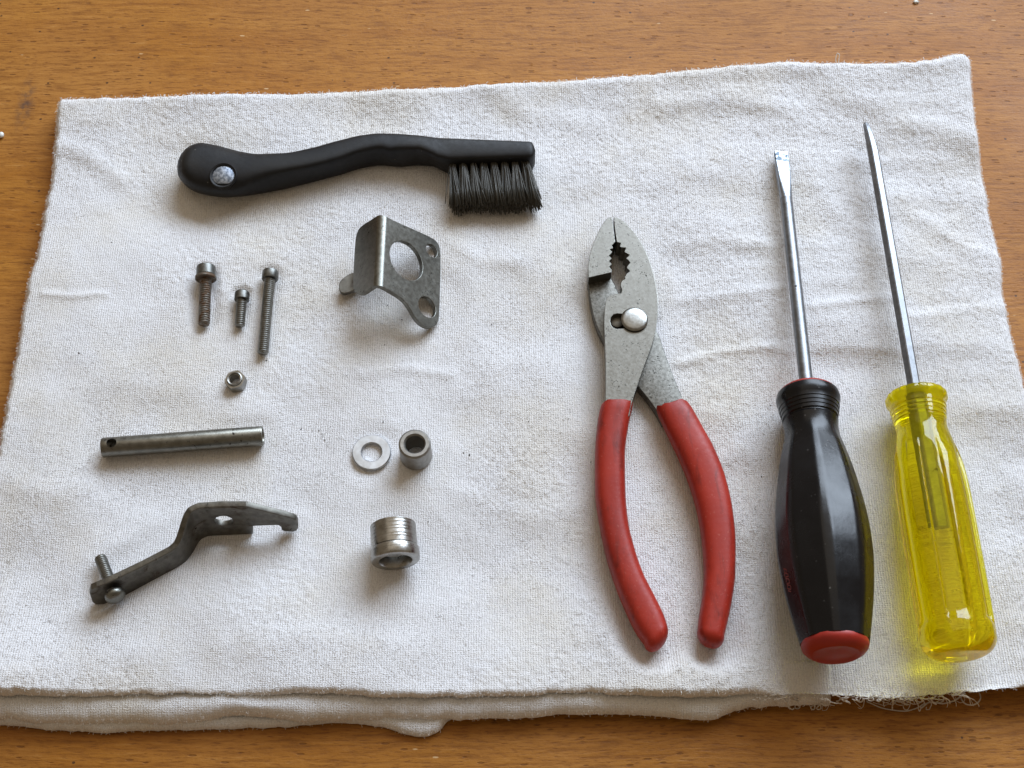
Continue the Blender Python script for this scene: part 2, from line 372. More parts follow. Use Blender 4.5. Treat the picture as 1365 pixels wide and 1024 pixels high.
def layer(sides, cell, r, ztop, zedge, wr, seed, zsh=(.005, .005, .005, .005)):
    """a sheet of cloth inside four edge curves; each edge rolls down to its own height; wr scales wrinkles. returns X, Y, Z grids"""
    top, right, bot, left = sides
    rt_, rr_, rb_, rl_ = r if hasattr(r, '__len__') else (r,)*4
    Lx = resample(top, zsh[0], 50)[1]; Ly = resample(left, zsh[3], 50)[1]
    U = edge_spacing(Lx, min(rl_, rr_), cell); V = edge_spacing(Ly, min(rt_, rb_), cell)
    T = resample(top, zsh[0], 0, U)[0]; B = resample(bot, zsh[2], 0, U)[0]; Lf = resample(left, zsh[3], 0, V)[0]; R = resample(right, zsh[1], 0, V)[0]
    # let the side edges end where the far and near edges end
    for E, a_, b_ in ((Lf, T[0], B[0]), (R, T[-1], B[-1])):
        da = a_-E[0]; db_ = b_-E[-1]; E += da*(1-V[:, None])+db_*V[:, None]
    for E, s in ((T, 1), (B, 2)): E[:, 1] += .00016*vnoise(E[:, 0]*900, E[:, 0]*0+s, seed+s)+.0003*vnoise(E[:, 0]*260, E[:, 0]*0+s, seed+s+9)
    for E, s in ((Lf, 3), (R, 4)): E[:, 0] += .00020*vnoise(E[:, 1]*900, E[:, 1]*0+s, seed+s)+.0003*vnoise(E[:, 1]*260, E[:, 1]*0+s, seed+s+9)
    u = U[:, None]; v = V[None, :]
    G = []
    for c in (0, 1):
        G.append((1-v)*T[:, c][:, None]+v*B[:, c][:, None]+(1-u)*Lf[:, c][None, :]+u*R[:, c][None, :]
                 -((1-u)*(1-v)*T[0, c]+u*(1-v)*T[-1, c]+(1-u)*v*B[0, c]+u*v*B[-1, c]))
    X, Y = G
    prof = lambda d, q: np.sqrt(np.clip(1-(1-np.clip(d/q, 0, 1))**2, 0, 1))
    pt, pb, pl, pr = prof(v*Ly, rt_), prof((1-v)*Ly, rb_), prof(u*Lx, rl_), prof((1-u)*Lx, rr_)
    Z = np.full_like(X, ztop)
    if wr:
        w = .0019*vnoise(X*19, Y*26, seed+20)+.00085*vnoise(X*44+7, Y*58, seed+21)+.00018*vnoise(X*120, Y*130, seed+22)
        rightish = sstep(-.02, .10, X)
        w += rightish*(.0007*vnoise(X*16, Y*70, seed+23)+.00025*vnoise(X*45, Y*190, seed+24))
        w += .00004*vnoise(X*420, Y*420, seed+25)
        nub = sstep(-.25, .35, vnoise(X*26, Y*26, seed+26)+.8*rightish+.9*sstep(.06, .10, Y)-.35)
        w += (.07+.93*nub)*(.00014*np.abs(vnoise(X*420, Y*470, seed+27))+.00013*vnoise(X*820, Y*820, seed+28))
        # the far hem stands up a little, the near hem rises over the layers under it
        dt = v*Ly; db = (1-v)*Ly
        w += .0026*np.exp(-(dt/.010)**2)+.0034*np.exp(-(db/.030)**2)
        for pts, wd, hh in RIDGES:
            P = [tuple(at(a, c, ZT))[:2] for a, c in pts]
            d = np.minimum.reduce([seg_dist(X, Y, P[i], P[i+1]) for i in range(len(P)-1)])
            w += hh*.0009*np.exp(-(d/(wd*.00036))**2)
        mask = np.ones_like(X)
        for a, c, rad in PRESS:
            A = tuple(at(*a, ZT))[:2]; C = tuple(at(*c, ZT))[:2]; rm = rad*.00026
            mask *= .12+.88*sstep(rm*.75, rm*1.9, seg_dist(X, Y, A, C))
        fine = .00005*vnoise(X*900, Y*1100, seed+30)
        Z += wr*(w*mask-.0004*(1-mask))+fine
    zt_, zr, zb, zl = zedge
    Z = zt_+(Z-zt_)*pt; Z = zl+(Z-zl)*pl; Z = zr+(Z-zr)*pr; Z = zb+(Z-zb)*pb
    return X, Y, Z
def grid_mesh(X, Y, Z):
    n, m = X.shape; me = bpy.data.meshes.new('m')
    co = np.stack([X, Y, Z], -1).reshape(-1, 3).astype(np.float32)
    I = np.arange(n*m).reshape(n, m); q = np.stack([I[:-1, :-1], I[:-1, 1:], I[1:, 1:], I[1:, :-1]], -1).reshape(-1)
    nf = (n-1)*(m-1)
    me.vertices.add(n*m); me.vertices.foreach_set('co', co.ravel())
    me.loops.add(nf*4); me.loops.foreach_set('vertex_index', q.astype(np.int32))
    me.polygons.add(nf); me.polygons.foreach_set('loop_start', np.arange(0, nf*4, 4, dtype=np.int32))
    me.polygons.foreach_set('loop_total', np.full(nf, 4, np.int32))
    me.update(); me.validate(); return me
def fast_mesh(co, faces):          # co (n,3), faces (m,k)
    me = bpy.data.meshes.new('m'); k = faces.shape[1]; nf = len(faces)
    me.vertices.add(len(co)); me.vertices.foreach_set('co', co.astype(np.float32).ravel())
    me.loops.add(nf*k); me.loops.foreach_set('vertex_index', faces.astype(np.int32).ravel())
    me.polygons.add(nf); me.polygons.foreach_set('loop_start', np.arange(0, nf*k, k, dtype=np.int32)); me.polygons.foreach_set('loop_total', np.full(nf, k, np.int32))
    me.update(); me.validate(); return me
towel = thing('shop_towel', 'folded white cotton towel spread out under all the tools', 'towel', (0, 0, 0))
X, Y, Z = layer((TOP, RIGHT, BOT, LEFT), .00043, (.0060, .0032, .0018, .0032), ZT, (0, 0, .0090, 0), 1.0, 3, (.0058, .005, .0098, .005))
put('top_layer', grid_mesh(X, Y, Z), M['cloth'], towel, sharp=0)
# lower layers showing along the near hem
mid_bot = [(-70, 952), (0, 956), (60, 961), (130, 962), (210, 962), (250, 960), (283, 956), (318, 951), (359, 955), (405, 960), (450, 957), (520, 956), (600, 956), (700, 954), (767, 949), (870, 950), (921, 955), (950, 957), (968, 949), (985, 944), (1010, 940), (1055, 938), (1110, 936)]
X2, Y2, Z2 = layer(([(-66, 880), (300, 880), (700, 880), (1110, 880)], [(1110, 880), (1110, 910), (1110, 936)], mid_bot, [(-66, 880), (-68, 915), (-70, 952)]), .0006, (.002, .002, .0055, .002), .0080, (.005, .004, .0034, .004), 0, 40, (.007, .006, .0062, .006))
d2 = (Y2 - Y2.min())
Z2 += .0005*vnoise(X2*40, Y2*30, 77)+.0012*np.exp(-((X2-at(335, 940, .0075).x)/.017)**2-((Y2-at(335, 943, .0075).y)/.0035)**2)+.0001*vnoise(X2*600, Y2*700, 78)
Z2 = np.minimum(Z2, .0086)
put('middle_layer', grid_mesh(X2, Y2, Z2), M['cloth'], towel, sharp=0)
low_bot = [(-70, 961), (0, 963), (51, 969), (100, 972), (154, 974), (220, 971), (287, 971), (330, 968), (359, 968), (400, 964), (446, 962), (500, 965), (523, 971), (540, 976), (556, 979), (575, 977), (586, 971), (598, 958), (640, 948)]
X3, Y3, Z3 = layer(([(-66, 890), (100, 890), (400, 890), (640, 890)], [(640, 890), (640, 920), (640, 948)], low_bot, [(-66, 890), (-68, 925), (-70, 961)]), .0006, .0026, .0038, (.0005, .0003, .0009, .0005), 0, 50, (.003, .003, .0026, .003))
Z3 += .0003*vnoise(X3*60, Y3*60, 79)+.0001*vnoise(X3*600, Y3*700, 80)
put('bottom_layer', grid_mesh(X3, Y3, np.maximum(Z3, .0001)), M['cloth'], towel, sharp=0)
# nap: tens of thousands of tiny loops standing out of the cloth, and fuzz along the hems
def loops(px, py, pz, ang, ln, hgt, wid, curl, seg=4):
    n = len(px); t = np.linspace(0, 1, seg+1)[None, :]
    a = ang[:, None]+curl[:, None]*(t-.5)
    dx = np.cumsum(np.cos(a), 1); dy = np.cumsum(np.sin(a), 1)
    cx = px[:, None]+ln[:, None]*dx/(seg+1); cy = py[:, None]+ln[:, None]*dy/(seg+1)
    cz = pz[:, None]+hgt[:, None]*np.sin(math.pi*(t*.95+.03))
    ox, oy = -np.sin(a)*wid[:, None]/2, np.cos(a)*wid[:, None]/2
    A = np.stack([cx+ox, cy+oy, cz], -1); Bv = np.stack([cx-ox, cy-oy, cz], -1)
    co = np.stack([A, Bv], 2).reshape(-1, 3)
    base = (np.arange(n)*(seg+1)*2)[:, None]+(np.arange(seg)*2)[None, :]
    f = np.stack([base, base+1, base+3, base+2], -1).reshape(-1, 4)
    return fast_mesh(co, f)
n = 95000
ix = rng.integers(6, X.shape[0]-6, n); iy = rng.integers(6, X.shape[1]-6, n)
wgt = vnoise(X[ix, iy]*30, Y[ix, iy]*30, 5)+1.1*sstep(-.02, .09, X[ix, iy])+1.0*sstep(.05, .1, Y[ix, iy])
kp = rng.uniform(-.2, 1.2, n) < wgt+.15; ix, iy = ix[kp], iy[kp]; n = len(ix)
nap = loops(X[ix, iy], Y[ix, iy], Z[ix, iy]-.00004, rng.uniform(0, 6.28, n), rng.uniform(.0006, .0018, n), rng.uniform(.00005, .00032, n), rng.uniform(.00008, .00017, n), rng.uniform(-3, 3, n))
o = put('nap', nap, M['cloth'], towel, sharp=0); o['kind'] = 'stuff'
ex, ey, ez, ea = [], [], [], []
def hem(Xa, Ya, Za, num, a0):
    j = rng.integers(0, len(Xa), num); ex.append(Xa[j]); ey.append(Ya[j]); ez.append(Za[j]); ea.append(a0+rng.normal(0, .7, num))
for i in (1, 3, 5):
    hem(X[:, i], Y[:, i], Z[:, i], 1300, math.pi/2); hem(X[:, -1-i], Y[:, -1-i], Z[:, -1-i], 260, -math.pi/2)
    hem(X[i], Y[i], Z[i], 800, math.pi); hem(X[-1-i], Y[-1-i], Z[-1-i], 800, 0)
    hem(X2[:, -1-i], Y2[:, -1-i], Z2[:, -1-i], 200, -math.pi/2); hem(X3[:, -1-i], Y3[:, -1-i], Z3[:, -1-i], 160, -math.pi/2)
ex, ey, ez, ea = map(np.concatenate, (ex, ey, ez, ea)); n = len(ex)
fz = loops(ex, ey, np.maximum(ez, .0002), ea, rng.uniform(.0004, .0011, n), rng.uniform(-.0001, .0003, n), rng.uniform(.00006, .00012, n), rng.uniform(-2.5, 2.5, n))
o = put('hem_fuzz', fz, M['thread'], towel, sharp=0); o['kind'] = 'stuff'
# frayed threads at the near right hem
def thread(pts, r=.00022):
    P = np.array([tuple(p) for p in pts]); k = len(P); t = np.linspace(0, k-1, (k-1)*4+1)
    Q = np.stack([cr(np.arange(k), P[:, c], t) for c in range(3)], 1)
    return put('thread', tube_path(Q, r, 6), M['thread'], towel)
for i in range(170):
    g_ = random.random(); u0 = 995+285*g_**.8; v0 = 930+random.uniform(-3, 4)-max(0, (u0-1220)*.10)
    dens = .35+.65*math.exp(-((u0-1200)/75)**2)
    if random.random() > dens: continue
    a = random.uniform(-.5, 1.6); cur = random.gauss(0, .55); st = random.uniform(2.2, 4.5); pts = []; u, v = u0, v0
    for j in range(random.randint(4, 11)):
        pts.append(at(u, v, max(.0005, .0088-max(0, v-v0)*.00050+random.uniform(-.0004, .0008))))
        u += st*math.cos(a); v += st*.8*math.sin(a); a += cur+random.uniform(-.4, .4)
        if v > v0+13: a = -abs(a) if abs(a) < 1.5 else a+1
    thread(pts, random.choice([random.uniform(.00008, .00014), random.uniform(.00014, .00024)]))
ring = [at(1298+13*math.cos(t)-4, 929+11*math.sin(t), .0022+.0006*math.sin(t)) for t in np.linspace(2.4, 9.2, 15)]; thread(ring, .00024)
thread([at(1228, 944, .001), at(1240, 936, .0025), at(1256, 938, .0025), at(1272, 934, .003), at(1284, 924, .0045), at(1278, 918, .0055)], .00024)
thread([at(1116, 88, .006), at(1114, 78, .0085), at(1116, 71, .011), at(1119, 73, .0105), at(1118, 82, .008), at(1121, 88, .006)], .00016)
thread([at(1155, 935, .003), at(1180, 945, .0012), at(1205, 948, .0009), at(1222, 944, .001), at(1232, 938, .002)], .0002)

n = 260
ix = rng.integers(20, X.shape[0]-20, n); iy = rng.integers(20, X.shape[1]-20, n)
lint = loops(X[ix, iy], Y[ix, iy], Z[ix, iy]+.0002, rng.uniform(0, 6.28, n), rng.uniform(.002, .006, n), rng.uniform(.0001, .0005, n), rng.uniform(.00007, .00014, n), rng.uniform(-2, 2, n), 8)
o = put('lint', lint, M['thread'], towel, sharp=0); o['kind'] = 'stuff'

# ------------------------------------------------------------------ brush
br = thing('scrub_brush', 'black plastic handled brush with grey bristles lying on its side', 'brush', at(470, 230, ZT))
def c1(x, y): return 220+x*.381, 150+y*.381
BT = .0112
stn = [(42, 160, 196, 228), (45, 138, 202, 246), (54, 116, 212, 268), (72, 98, 226, 288), (100, 90, 238, 302), (150, 97, 250, 314), (200, 110, 254, 318), (260, 125, 248, 312), (320, 136, 226, 299), (400, 138, 206, 279),
       (500, 121, 189, 253), (600, 94, 164, 227), (690, 75, 133, 201), (750, 70, 123, 193), (785, 70, 131, 196), (815, 72, 126, 199), (880, 77, 126, 192), (930, 82, 146, 194), (955, 85, 158, 204)]
sx = [s[0] for s in stn]; xs = np.r_[42, 43.5, np.linspace(46, 955, 90)]
far, rid, bot = [cr(sx, [s[i] for s in stn], xs) for i in (1, 2, 3)]
def tight(c, f=.16):
    out = []
    for i, p in enumerate(c):
        p = Vector(p); a = Vector(c[i-1]); b = Vector(c[(i+1) % len(c)]); out += [tuple(p+(a-p)*f), tuple(p+(b-p)*f)]
    return out
rows = []
def section(pf, pr, pb, roundy):
    """four corner points of the handle's cross section rounded to a ring"""
    fb = Vector((pf.x, pf.y-.0005, ZT+.0008)); q = [Vector((fb.x, fb.y, fb.z)), pf, pr, pb]
    c = [(p.y, p.z) for p in q]
    return smooth_poly(c, 3), pf.x
for x, f, r_, b_ in zip(xs, far, rid, bot):
    e = 1-max(0, (75-x)/33)**2 if x < 75 else 1; e = max(e, .03)**.36
    zc = ZT+BT*.5
    pf = at(*c1(x, f), zc+BT*.36*e); pr = at(*c1(x, r_), zc+BT*.52*e); pb = at(*c1(x, b_), zc-BT*.42*e)
    pf2 = Vector((pr.x, pf.y, pf.z)); pb2 = Vector((pr.x, pb.y, pb.z))
    fb = (pf2.y-.0006, zc-BT*.46*e)
    rb_ = .15+.10*(1-min(1, max(0, (x-240)/160))); poly = smooth_poly(tight([fb, (pf2.y, pf2.z+.001*e), (pr.y, pr.z+.0004), (pb2.y, pb2.z-.0006)], rb_), 2, ())
    rows.append([(pr.x, y, z) for y, z in poly])
# the bristle head: straight block
for x in np.linspace(992, 1296, 30):
    t = (x-992)/304; f = 89+13*t; r_ = 161-9*t; e = math.sqrt(max(.05, 1-max(0, (x-1278)/18.5)**2))
    pr = at(*c1(x, r_), ZT+BT); pf = at(*c1(x, f), ZT+BT*.9); yn, yf = pr.y, pf.y; ym = (yn+yf)/2; hw = (yf-yn)/2*e; zc = ZT+BT*.5; hz = BT*.5*(.6+.4*e)
    ym2 = ym
    poly = smooth_poly(tight([(ym2+hw, zc-hz), (ym2+hw*1.03, zc+hz*1.0), (ym2-hw*1.02, zc+hz*1.0), (ym2-hw*1.05, zc-hz*.98)], .13), 2)
    rows.append([(pr.x, y, z) for y, z in poly])
nn = len(rows[0]); V = [p for r in rows for p in r]; Fc = []
for i in range(len(rows)-1):
    for k in range(nn):
        l = (k+1) % nn; Fc.append((i*nn+k, i*nn+l, (i+1)*nn+l, (i+1)*nn+k))
Fc += [tuple(range(nn)), tuple(range((len(rows)-1)*nn, len(rows)*nn))]
hd = put('handle', recalc(mesh(V, Fc)), M['rubber'], br, sharp=60)
# metal plug in the hang hole
P0 = at(*c1(204, 222), ZT+BT*.97); k = mpp(P0)
rim = lathe([(.0046, -.0012), (.0050, .0003), (.0047, .0007), (.0041, .0005), (.0039, -.0004)], 40); rim.transform(Matrix.Translation(P0) @ Matrix.Rotation(.18, 4, 'X') @ Matrix.Scale(1.0, 4))
pl = put('hole_rim', rim, M['rubber'], hd)
dk = lathe([(.0041, -.001), (.0041, .0), (.0037, .0002), (.0001, .00024)], 40, lambda t, z, r: r*(1-.10*max(0, -math.sin(t))**3*2.2)); dk.transform(Matrix.Translation(P0) @ Matrix.Rotation(.18, 4, 'X'))
put('plug', dk, M['plug'], hd)
# bristle tufts: eight along the head, three deep
for i in range(8):
    for j in range(3):
        u = 1002+i*36.5+(j-1)*4; t = (u-992)/304
        zz = ZT+BT*(.66-.22*j)
        p0 = at(*c1(u, 163-9*t), ZT+BT); p0 = Vector((p0.x+.0006, p0.y+.0012, zz)); k = mpp(p0)
        ln = 55*k/.80*random.uniform(.95, 1.0)
        parts = []; co, fa = [], []
        for q in range(44):
            a = random.uniform(0, 6.28); rr = .00115*math.sqrt(random.random()); ox, oz = rr*math.cos(a), rr*math.sin(a)*.75
            spl = 1.75+.5*random.random(); lx = random.gauss(.10, .045)+(.05 if i == 7 else 0); lz = random.gauss(-.015-.06*(j == 0), .035)
            if i == 7 and j == 0 and q < 2: lx += .18+.10*q
            L = ln*random.uniform(.90, 1.03); bend = random.gauss(0, .03)
            pts = []
            for s in (0, .35, .7, 1):
                z = p0.z+oz*(1+(spl-1)*s)+lz*L*s
                pts.append(Vector((p0.x+ox*(1+(spl-1)*s)+lx*L*s+bend*L*s*s, p0.y-L*s, max(z, ZT+.0003))))
            b0 = len(co); rad = random.uniform(.00013, .00020)
            for p in pts:
                for h in range(3): co.append((p.x+rad*math.cos(2.1*h+.5), p.y, p.z+rad*math.sin(2.1*h+.5)))
            for s in range(3):
                for h in range(3):
                    g = (h+1) % 3; fa.append((b0+s*3+h, b0+s*3+g, b0+s*3+3+g, b0+s*3+3+h))
            fa.append((b0+9, b0+10, b0+11, b0+11))
        fa = [f if f[2] != f[3] else f[:3] for f in fa]
        put('tuft', recalc(mesh(co, fa)), M['bristle'], br, sharp=0)

# ------------------------------------------------------------------ bent bracket with three holes
def c2(x, y): return 430+x*.1758, 270+y*.1758
BH = .0200
R1, R2 = at(*c2(447, 96), ZT+BH), at(*c2(418, 612), ZT+BH); RE = at(*c2(893, 420), ZT+.0010)
n1 = (R2-R1).cross(RE-R1).normalized(); n1 = n1 if n1.z > 0 else -n1
LE = at(*c2(240, 450), ZT+.0085); n2 = (R2-R1).cross(LE-R1).normalized(); n2 = n2 if n2.z > 0 else -n2
ev = (R2-R1).normalized()                       # along the ridge, towards the viewer
BTk = .0017; BR = .0024
def leg_frame(n):
    e1 = ev.cross(n).normalized()
    if e1.x < 0: e1 = -e1
    return e1
E1, E2 = leg_frame(n1), leg_frame(n2)
def unfold(px, n, e):
    r = []
    for p in px:
        q = on(*c2(*p), R1, n)-R1; r.append((q.dot(e), q.dot(ev)))
    return r
pl_px = [(478, 104), (560, 146), (680, 198), (800, 252), (868, 290), (895, 350), (897, 480), (893, 640), (888, 790), (884, 890), (858, 940), (805, 952), (745, 922), (700, 868), (668, 806), (630, 752), (580, 710), (500, 664), (430, 628)]
fl_px = [(400, 628), (360, 650), (310, 686), (275, 698), (240, 682), (229, 640), (231, 560), (238, 420), (246, 300), (258, 225), (290, 178), (360, 135), (415, 98)]
outl = smooth_poly(unfold(pl_px, n1, E1)+unfold(fl_px, n2, E2), 2)
hs = []
for (cx, cy, ry) in [(636, 440, 142), (828, 365, 47), (793, 792, 76)]:
    c, q = unfold([(cx, cy), (cx, cy+ry)], n1, E1); hs.append(circ(c, math.hypot(q[0]-c[0], q[1]-c[1]), 40))
bm = bmesh.new(); bm.from_mesh(plate(outl, hs, BTk, .0002))
th = n1.angle(n2); TL = BR*math.tan(th/2)
for q in np.linspace(-TL, TL, 15):
    bmesh.ops.bisect_plane(bm, geom=bm.verts[:]+bm.edges[:]+bm.faces[:], plane_co=(q, 0, 0), plane_no=(1, 0, 0), dist=1e-7)
bis = (n1+n2).normalized(); cen = R1-bis*(BR/math.cos(th/2)); side = (E1+E2).normalized()
for v in bm.verts:
    x, y, w = v.co; w -= BTk/2
    if x > TL: p = R1+E1*x+n1*w
    elif x < -TL: p = R1+E2*x+n2*w
    else:
        a_ = x/TL*th/2; p = cen+(bis*math.cos(a_)+side*math.sin(a_))*(BR+w)
    v.co = p+ev*y
bmesh.ops.recalc_face_normals(bm, faces=bm.faces); me = bpy.data.meshes.new('m'); bm.to_mesh(me); bm.free()
bk = thing('bracket', 'bent steel plate with one large and two small holes beside the brush', 'bracket', at(530, 380, ZT))
put('plate', me, M['steel'], bk, sharp=14)
tb = [at(*c2(235, 520), ZT+.0032), at(*c2(150, 573), ZT+.0032), at(*c2(122, 612), ZT+.0032), at(*c2(124, 668), ZT+.0032), at(*c2(150, 690), ZT+.0032), at(*c2(190, 686), ZT+.0032), at(*c2(300, 640), ZT+.0032), at(*c2(330, 560), ZT+.0032)]
tm = plate(smooth_poly([(p.x, p.y) for p in tb], 2), [], .0016, .0003); tm.transform(Matrix.Translation((0, 0, ZT+.0024)))
put('tab', tm, M['lever'], bk, sharp=14)

# ------------------------------------------------------------------ screws, nut
def c3(x, y): return 230+x*.205, 330+y*.205
def threaded(R, L, pitch, n=28, a=.00022, tip=.0004):
    m = int(L/pitch*7); V, Fc = [], []
    for i in range(m+1):
        z = L*i/m
        for kq in range(n):
            t = kq/n; ph = (z/pitch-t) % 1.0; r = R-a*abs(2*ph-1)*1.6
            if z > L-tip: r -= (z-(L-tip))*.9
            V.append((r*math.cos(2*math.pi*t), r*math.sin(2*math.pi*t), z))
    for i in range(m):
        for kq in range(n):
            l = (kq+1) % n; Fc.append((i*n+kq, i*n+l, (i+1)*n+l, (i+1)*n+kq))
    Fc += [tuple(range(n))[::-1], tuple(range(m*n, (m+1)*n))]
    return recalc(mesh(V, Fc))
def screw(label, top, neck, tip, hw, sw, mat, washer=None, dome=.18):
    """top, neck, tip: crop pixels on the axis; hw, sw: head and shank half widths in photo pixels"""
    k = mpp(at(*c3(*neck), ZT+.003)); rh, rs = hw*k, sw*k*1.07
    rr = washer*k if washer else rh
    A = at(*c3(*top), ZT+rr); N = at(*c3(*neck), ZT+rr); d = (at(*c3(*tip), ZT+rs)-N); B = N+d
    # straight axis: head end raised by the head's rim, tip on the cloth
    ax = (B-A).normalized(); hl = (N-A).length; L = (B-A).length
    o = thing('cap_screw', label, 'screw', Vector((N.x, N.y, ZT)), 'screws laid out on the towel')
    Mx = frame(A, B)
    h = lathe([(rh*.50, hl*.9), (rh*.52, .0004), (rh*.60, .0), (rh*.86, .00006), (rh*.97, .0004), (rh, .0009), (rh, hl*.93), (rh*.95, hl), (rs*.9, hl)], 40); h.transform(Mx)
    put('head', h, M['bolt_head'], o, sharp=30)
    if washer:
        w = lathe([(rs*.95, hl+.0001), (washer*k*.96, hl+.0001), (washer*k, hl+.0003), (washer*k, hl+.0010), (washer*k*.95, hl+.0012), (rs*.95, hl+.0012)], 40); w.transform(Mx)
        put('washer', w, M['bolt_rusty'], o, sharp=30)
    s = threaded(rs, L-hl, .00088 if washer else .00078, a=.00024); s.transform(Mx @ Matrix.Translation((0, 0, hl)))
    put('shank', s, mat if not washer else M['bolt_rusty'], o, sharp=0)
screw('thick rusty steel screw with a washer under its head, left of the three', (219, 122), (216, 186), (205, 503), 12.9, 7.4, M['bolt'], washer=14.2)
screw('shortest steel cap screw, between the two longer ones', (454, 290), (450, 342), (437, 513), 10.1, 6.6, M['bolt'])
screw('longest thin steel cap screw, right of the short one', (638, 152), (635, 208), (588, 690), 10.9, 7.0, M['bolt'])
# lock nut standing on its flat side
N0 = at(*c3(420, 884), ZT); k = mpp(N0); nr = 13.6*k
nut = thing('lock_nut', 'small steel lock nut with a round collar below the screws', 'nut', N0)
Mx = Matrix.Translation(N0+Vector((0, 0, -.0002))) @ Matrix.Rotation(-.10, 4, 'Y') @ Matrix.Rotation(.22, 4, 'Z')
def hexr(t, z, r):
    a = (t % (math.pi/3))-math.pi/6; hx = math.cos(math.pi/6)/math.cos(a); return r*hx
body = lathe([(nr*.50, .0003), (nr*.92, 0), (nr*.99, .0004), (nr, .0028), (nr*.93, .0033), (nr*.5, .0033)], 72, lambda t, z, r: min(hexr(t, z, nr*1.07), r*1.07) if r > nr*.6 else r, closed=True); body.transform(Mx)
put('hexagon', body, M['nut'], nut, sharp=25)
cl = lathe([(nr*.54, .0030), (nr*.78, .0030), (nr*.77, .0034), (nr*.73, .0038), (nr*.66, .0039), (nr*.59, .0038), (nr*.56, .0034)], 48, closed=True); cl.transform(Mx)
put('collar', cl, M['nut'], nut, sharp=35)

# ------------------------------------------------------------------ tube with a cross hole
def c4(x, y): return 110+x*.2735, 540+y*.2735
k = mpp(at(250, 590, ZT+.004)); tr = 49*.2735*k
TA, TB = at(*c4(98, 208), ZT+tr), at(*c4(880, 150), ZT+tr)
tube = thing('steel_tube', 'grey steel tube with a small cross hole lying below the nut', 'tube', at(245, 595, ZT))
L = (TB-TA).length; Mx = frame(TA, TB, Vector((0, -1, 0)))
prof = [(tr*.66, .0002), (tr*.72, 0), (tr*.95, 0), (tr, .0004), (tr, L-.0004), (tr*.95, L), (tr*.74, L), (tr*.70, L-.0003), (tr*.66, L*.5)]
tm = lathe(prof, 64, closed=True); tm.transform(Mx)
# the hole is cut through the near wall
hp = at(*c4(141, 183), ZT+tr*1.97)
cyl = lathe([(.00165, 0), (.00165, .006)], 28)
dirn = (hp-(TA+(TB-TA).normalized()*((hp-TA).dot((TB-TA).normalized())))).normalized()
cyl.transform(frame(hp-dirn*tr*.75, hp+dirn*.004))
def boolean_cut(me, cutter):
    a = bpy.data.objects.new('a', me); c = bpy.data.objects.new('c', cutter); COL.objects.link(a); COL.objects.link(c)
    md = a.modifiers.new('b', 'BOOLEAN'); md.object = c; md.operation = 'DIFFERENCE'; md.solver = 'EXACT'
    dg = bpy.context.evaluated_depsgraph_get(); dg.update(); r = bpy.data.meshes.new_from_object(a.evaluated_get(dg))
    bpy.data.objects.remove(a); bpy.data.objects.remove(c); r.materials.clear(); return r
tm = boolean_cut(tm, cyl)
put('wall', tm, M['tube'], tube, sharp=30)

# ------------------------------------------------------------------ S-bent lever with hook and screw
LH = .0172
lv = [(38, 893, .60), (70, 882, .64), (130, 858, .66), (300, 777, .67), (430, 709, .69), (462, 682, .72), (480, 645, .78), (497, 590, .88), (511, 545, .95), (528, 515, .99), (565, 497, 1.0), (680, 489, 1.0), (790, 488, 1.0)]
pts = [at(*c4(x, y), ZT+LH*f) for x, y, f in lv]
lean = math.tan(math.radians(9))
P2 = [Vector((p.x, p.y+(LH-(p.z-ZT))*lean)) for p in pts]         # path where the face would be at full height
dirr = (P2[-1]-P2[-3]).normalized(); hx = at(*c4(1048, 488), ZT+LH); P2.append(P2[-1]+dirr*(hx.x-P2[-1].x)/dirr.x)
A2 = np.array([tuple(p) for p in P2]); SL = np.r_[0, np.cumsum(np.hypot(*np.diff(A2, axis=0).T))]
fz_ = [f for _, _, f in lv]
sx_of = lambda cx, f=1.0: float(np.interp(at(*c4(cx, 488+137*(1-f)), ZT+LH*f).x, A2[:, 0], SL))
out = [(-.0012, .0024)] + [(-.0008, .0078), (.0002, LH*.59)] + [(float(s), LH*f) for s, f in list(zip(SL, fz_))[1:-1]] + [(sx_of(796, .985), LH*.985), (sx_of(900, .78), LH*.78), (sx_of(1000, .57), LH*.57), (sx_of(1028, .50), LH*.50), (sx_of(1043, .44), LH*.44), (sx_of(1051, .33), LH*.33), (sx_of(1051, .16), LH*.16), (sx_of(1043, .07), LH*.07), (sx_of(1025, .04), LH*.04), (sx_of(985, .06), LH*.06), (sx_of(970, .12), LH*.12), (sx_of(967, .22), LH*.22), (sx_of(958, .28), LH*.28), (sx_of(945, .3), LH*.30), (sx_of(832, .3), LH*.30), (sx_of(832, 0), .0003), (sx_of(560, 0), .0), (float(SL[5]), .0), (.0016, .0), (-.0006, .0006)]
hc = (sx_of(689, .5), LH*.50); k = mpp(pts[-2]); hr = 45*.2735*k
lm = plate(out, [circ(hc, hr, 36)], .0020, .0003)
bm = bmesh.new(); bm.from_mesh(lm)
for s in np.r_[np.arange(.002, SL[4]-.001, .006), np.arange(SL[4]-.001, SL[10]+.002, .0005)]:
    bmesh.ops.bisect_plane(bm, geom=bm.verts[:]+bm.edges[:]+bm.faces[:], plane_co=(s, 0, 0), plane_no=(1, 0, 0), dist=1e-7)
ts = np.linspace(0, SL[-1], 400); px_, py_ = np.interp(ts, SL, A2[:, 0]), np.interp(ts, SL, A2[:, 1])
ker = np.hanning(15); ker /= ker.sum()
def sm(a): return np.convolve(np.r_[2*a[0]-a[7:0:-1], a, 2*a[-1]-a[-2:-9:-1]], ker, 'valid')
px_, py_ = sm(px_), sm(py_); tx_, ty_ = np.gradient(px_, ts), np.gradient(py_, ts)
